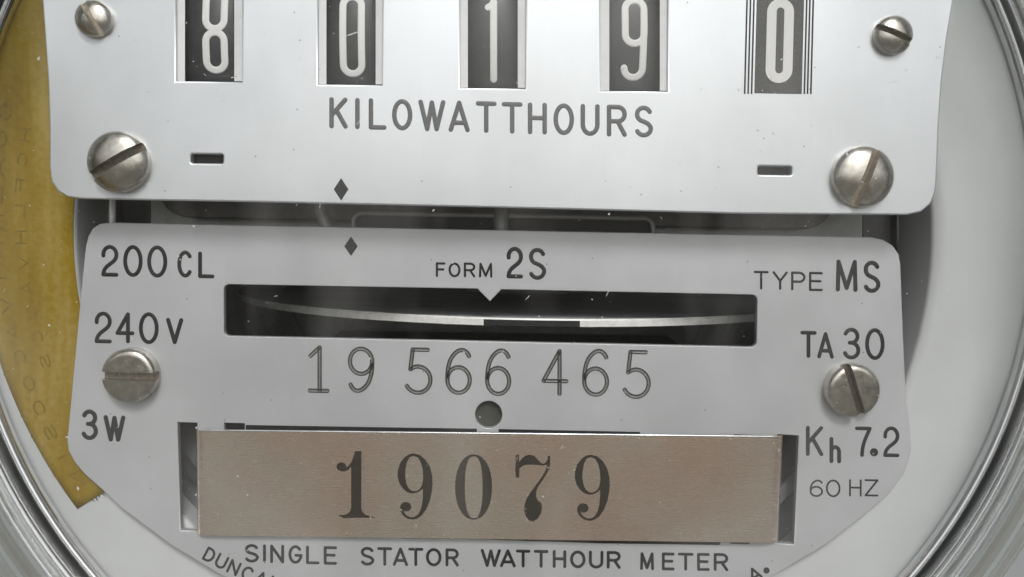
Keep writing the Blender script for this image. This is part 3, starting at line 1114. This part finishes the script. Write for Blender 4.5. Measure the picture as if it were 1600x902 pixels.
def ring_text(chars, r_c, hgt, hw):
    V, F = [], []
    for ch, a_c, wd in chars:
        for st in G[ch]:
            poly = [((u - .5) * wd, (v - .5) * hgt) for u, v in st]     # along the ring, across it
            v_, f_ = sweep(poly, hw, PROF)
            o = len(V)
            for s_, d, h in v_:
                rr = r_c + d - (a_c - 165) * .05
                V.append(on_ring(a_c + math.degrees(s_ / r_c), rr, .17 + h * .5))
            F += [tuple(o + k for k in q) for q in f_]
    mesh_obj('lettering', V, F, M_stickink, stick, True)


ring_text([(c, 166 + i * 3.1, 2.3) for i, c in enumerate('SOAENNIVACOCSIN')], 80.0, 1.5, .17)
ring_text([(c, 168 + i * 3.0, 1.9) for i, c in enumerate('HCFLHVAOCS')], 76.6, 1.3, .13)
# black grime along the sticker's edge and torn fibres at its lower end
V, F = [], []
for i in range(34):
    a = random.uniform(186, 212)
    rr = st_out(a) + random.uniform(-.14, .03)
    sz = random.uniform(.04, .085)
    o = len(V)
    for k in range(6):
        t = 2 * math.pi * k / 6
        V.append(on_ring(a + math.degrees(sz * 1.5 * math.cos(t) / rr), rr + sz * math.sin(t), .2))
    F.append(tuple(range(o, o + 6)))
mesh_obj('edge_grime', V, F, M_ink, stick)
V, F = [], []
for i in range(22):
    rr = 77.6 - 5.0 * i / 22 + random.uniform(-.1, .1)
    if i < 8 and i % 3:
        continue
    ln_ = random.uniform(.6, 1.9) * (.4 + .6 * i / 22)
    w = random.uniform(.05, .11)
    dr = random.uniform(-.3, .3)
    o = len(V)
    for t in (0, .5, 1):
        for sg in (-1, 1):
            V.append(on_ring(A1 + math.degrees(t * ln_ / rr), rr + dr * t + sg * w * (1 - .5 * t), .10))
    F += [(o, o + 1, o + 3, o + 2), (o + 2, o + 3, o + 5, o + 4)]
mesh_obj('torn_fibres', V, F, M_dark, stick)

# ------------------------------------------------------------------ glass cover
RC = 79.2
po = [(0.01, -16.0), (30, -16.0), (RC, -16.0)]
po += [(RC + .9 - .9 * math.cos(R(t)), -16 - .55 * math.sin(R(t))) for t in range(20, 181, 20)]          # added bead, shaped to draw bright lines on the rim
po += [(81.0 + (7.5 + .16 * math.sin(R(t * 24))) * math.sin(R(t)), -8.5 - (7.5 + .16 * math.sin(R(t * 24))) * math.cos(R(t))) for t in range(7, 91, 3)] + [(88.5, 5), (88.5, 25), (88.5, 40)]  # added ripples split the rim into light streaks
pi_ = [(85.0, 40), (85.0, 20), (85.0, -6.5)] + [(79.6 + 5.4 * math.sin(R(t)), -7.1 - 5.4 * math.cos(R(t))) for t in range(84, 5, -6)] + [(RC, -12.5), (30, -12.5), (0.01, -12.5)]
prof = po + pi_
pm = []
for k in range(len(prof) - 1):
    r = max(prof[k][0], prof[k + 1][0])
    inner = k >= len(po)
    pm.append((1 if inner else 0) if r <= RC + .001 else 2)
cover = lathe('glass_cover', prof, C, None, None, 192, smooth=True, mats=[M_pane, M_thin, M_glass], pm=pm)
tag(cover, 'clear round glass cover with thick rounded rim over the meter', 'glass cover')

# ------------------------------------------------------------------ dust lying on the glass
V, F = [], []
rng = random.Random(21)
cl = [(rng.uniform(-72, 72), rng.uniform(-60, 45), rng.uniform(4, 14)) for _ in range(46)]
n_d = 0
while n_d < 1500:
    if rng.random() < .62:
        cx_, cz_, sg = rng.choice(cl)
        x, z = rng.gauss(cx_, sg), rng.gauss(cz_, sg * .7)
    else:
        x, z = rng.uniform(-76, 76), rng.uniform(-62, 45)
    if math.hypot(x, z) > 76:
        continue
    n_d += 1
    r = min(.2, .046 * math.exp(rng.gauss(0, .6)))
    long_ = rng.uniform(1, 1.8) if rng.random() < .93 else rng.uniform(4, 9)
    th = rng.uniform(0, math.pi)
    y_ = -12.42
    o = len(V)
    k_n = 6
    for k in range(k_n):
        t = 2 * math.pi * k / k_n
        rr = r * rng.uniform(.65, 1.2)
        u, v = rr * long_ * math.cos(t), rr * math.sin(t) * (1 if long_ < 3 else .6)
        V.append((CX + x + u * math.cos(th) - v * math.sin(th), y_ + rng.uniform(0, .02), CZ + z + u * math.sin(th) + v * math.cos(th)))
    V.append((CX + x, y_ + .05 + r * .4, CZ + z))
    F += [(o + k, o + (k + 1) % k_n, o + k_n) for k in range(k_n)]
    F.append(tuple(range(o + k_n - 1, o - 1, -1)))
M_dust = simple('pale_dust', (.66, .655, .63), .9, 0, .12, 1.0)
dust = mesh_obj('dust', V, F, M_dust)
tag(dust, 'scattered pale dust specks on the inside of the glass', 'dust', kind='stuff')
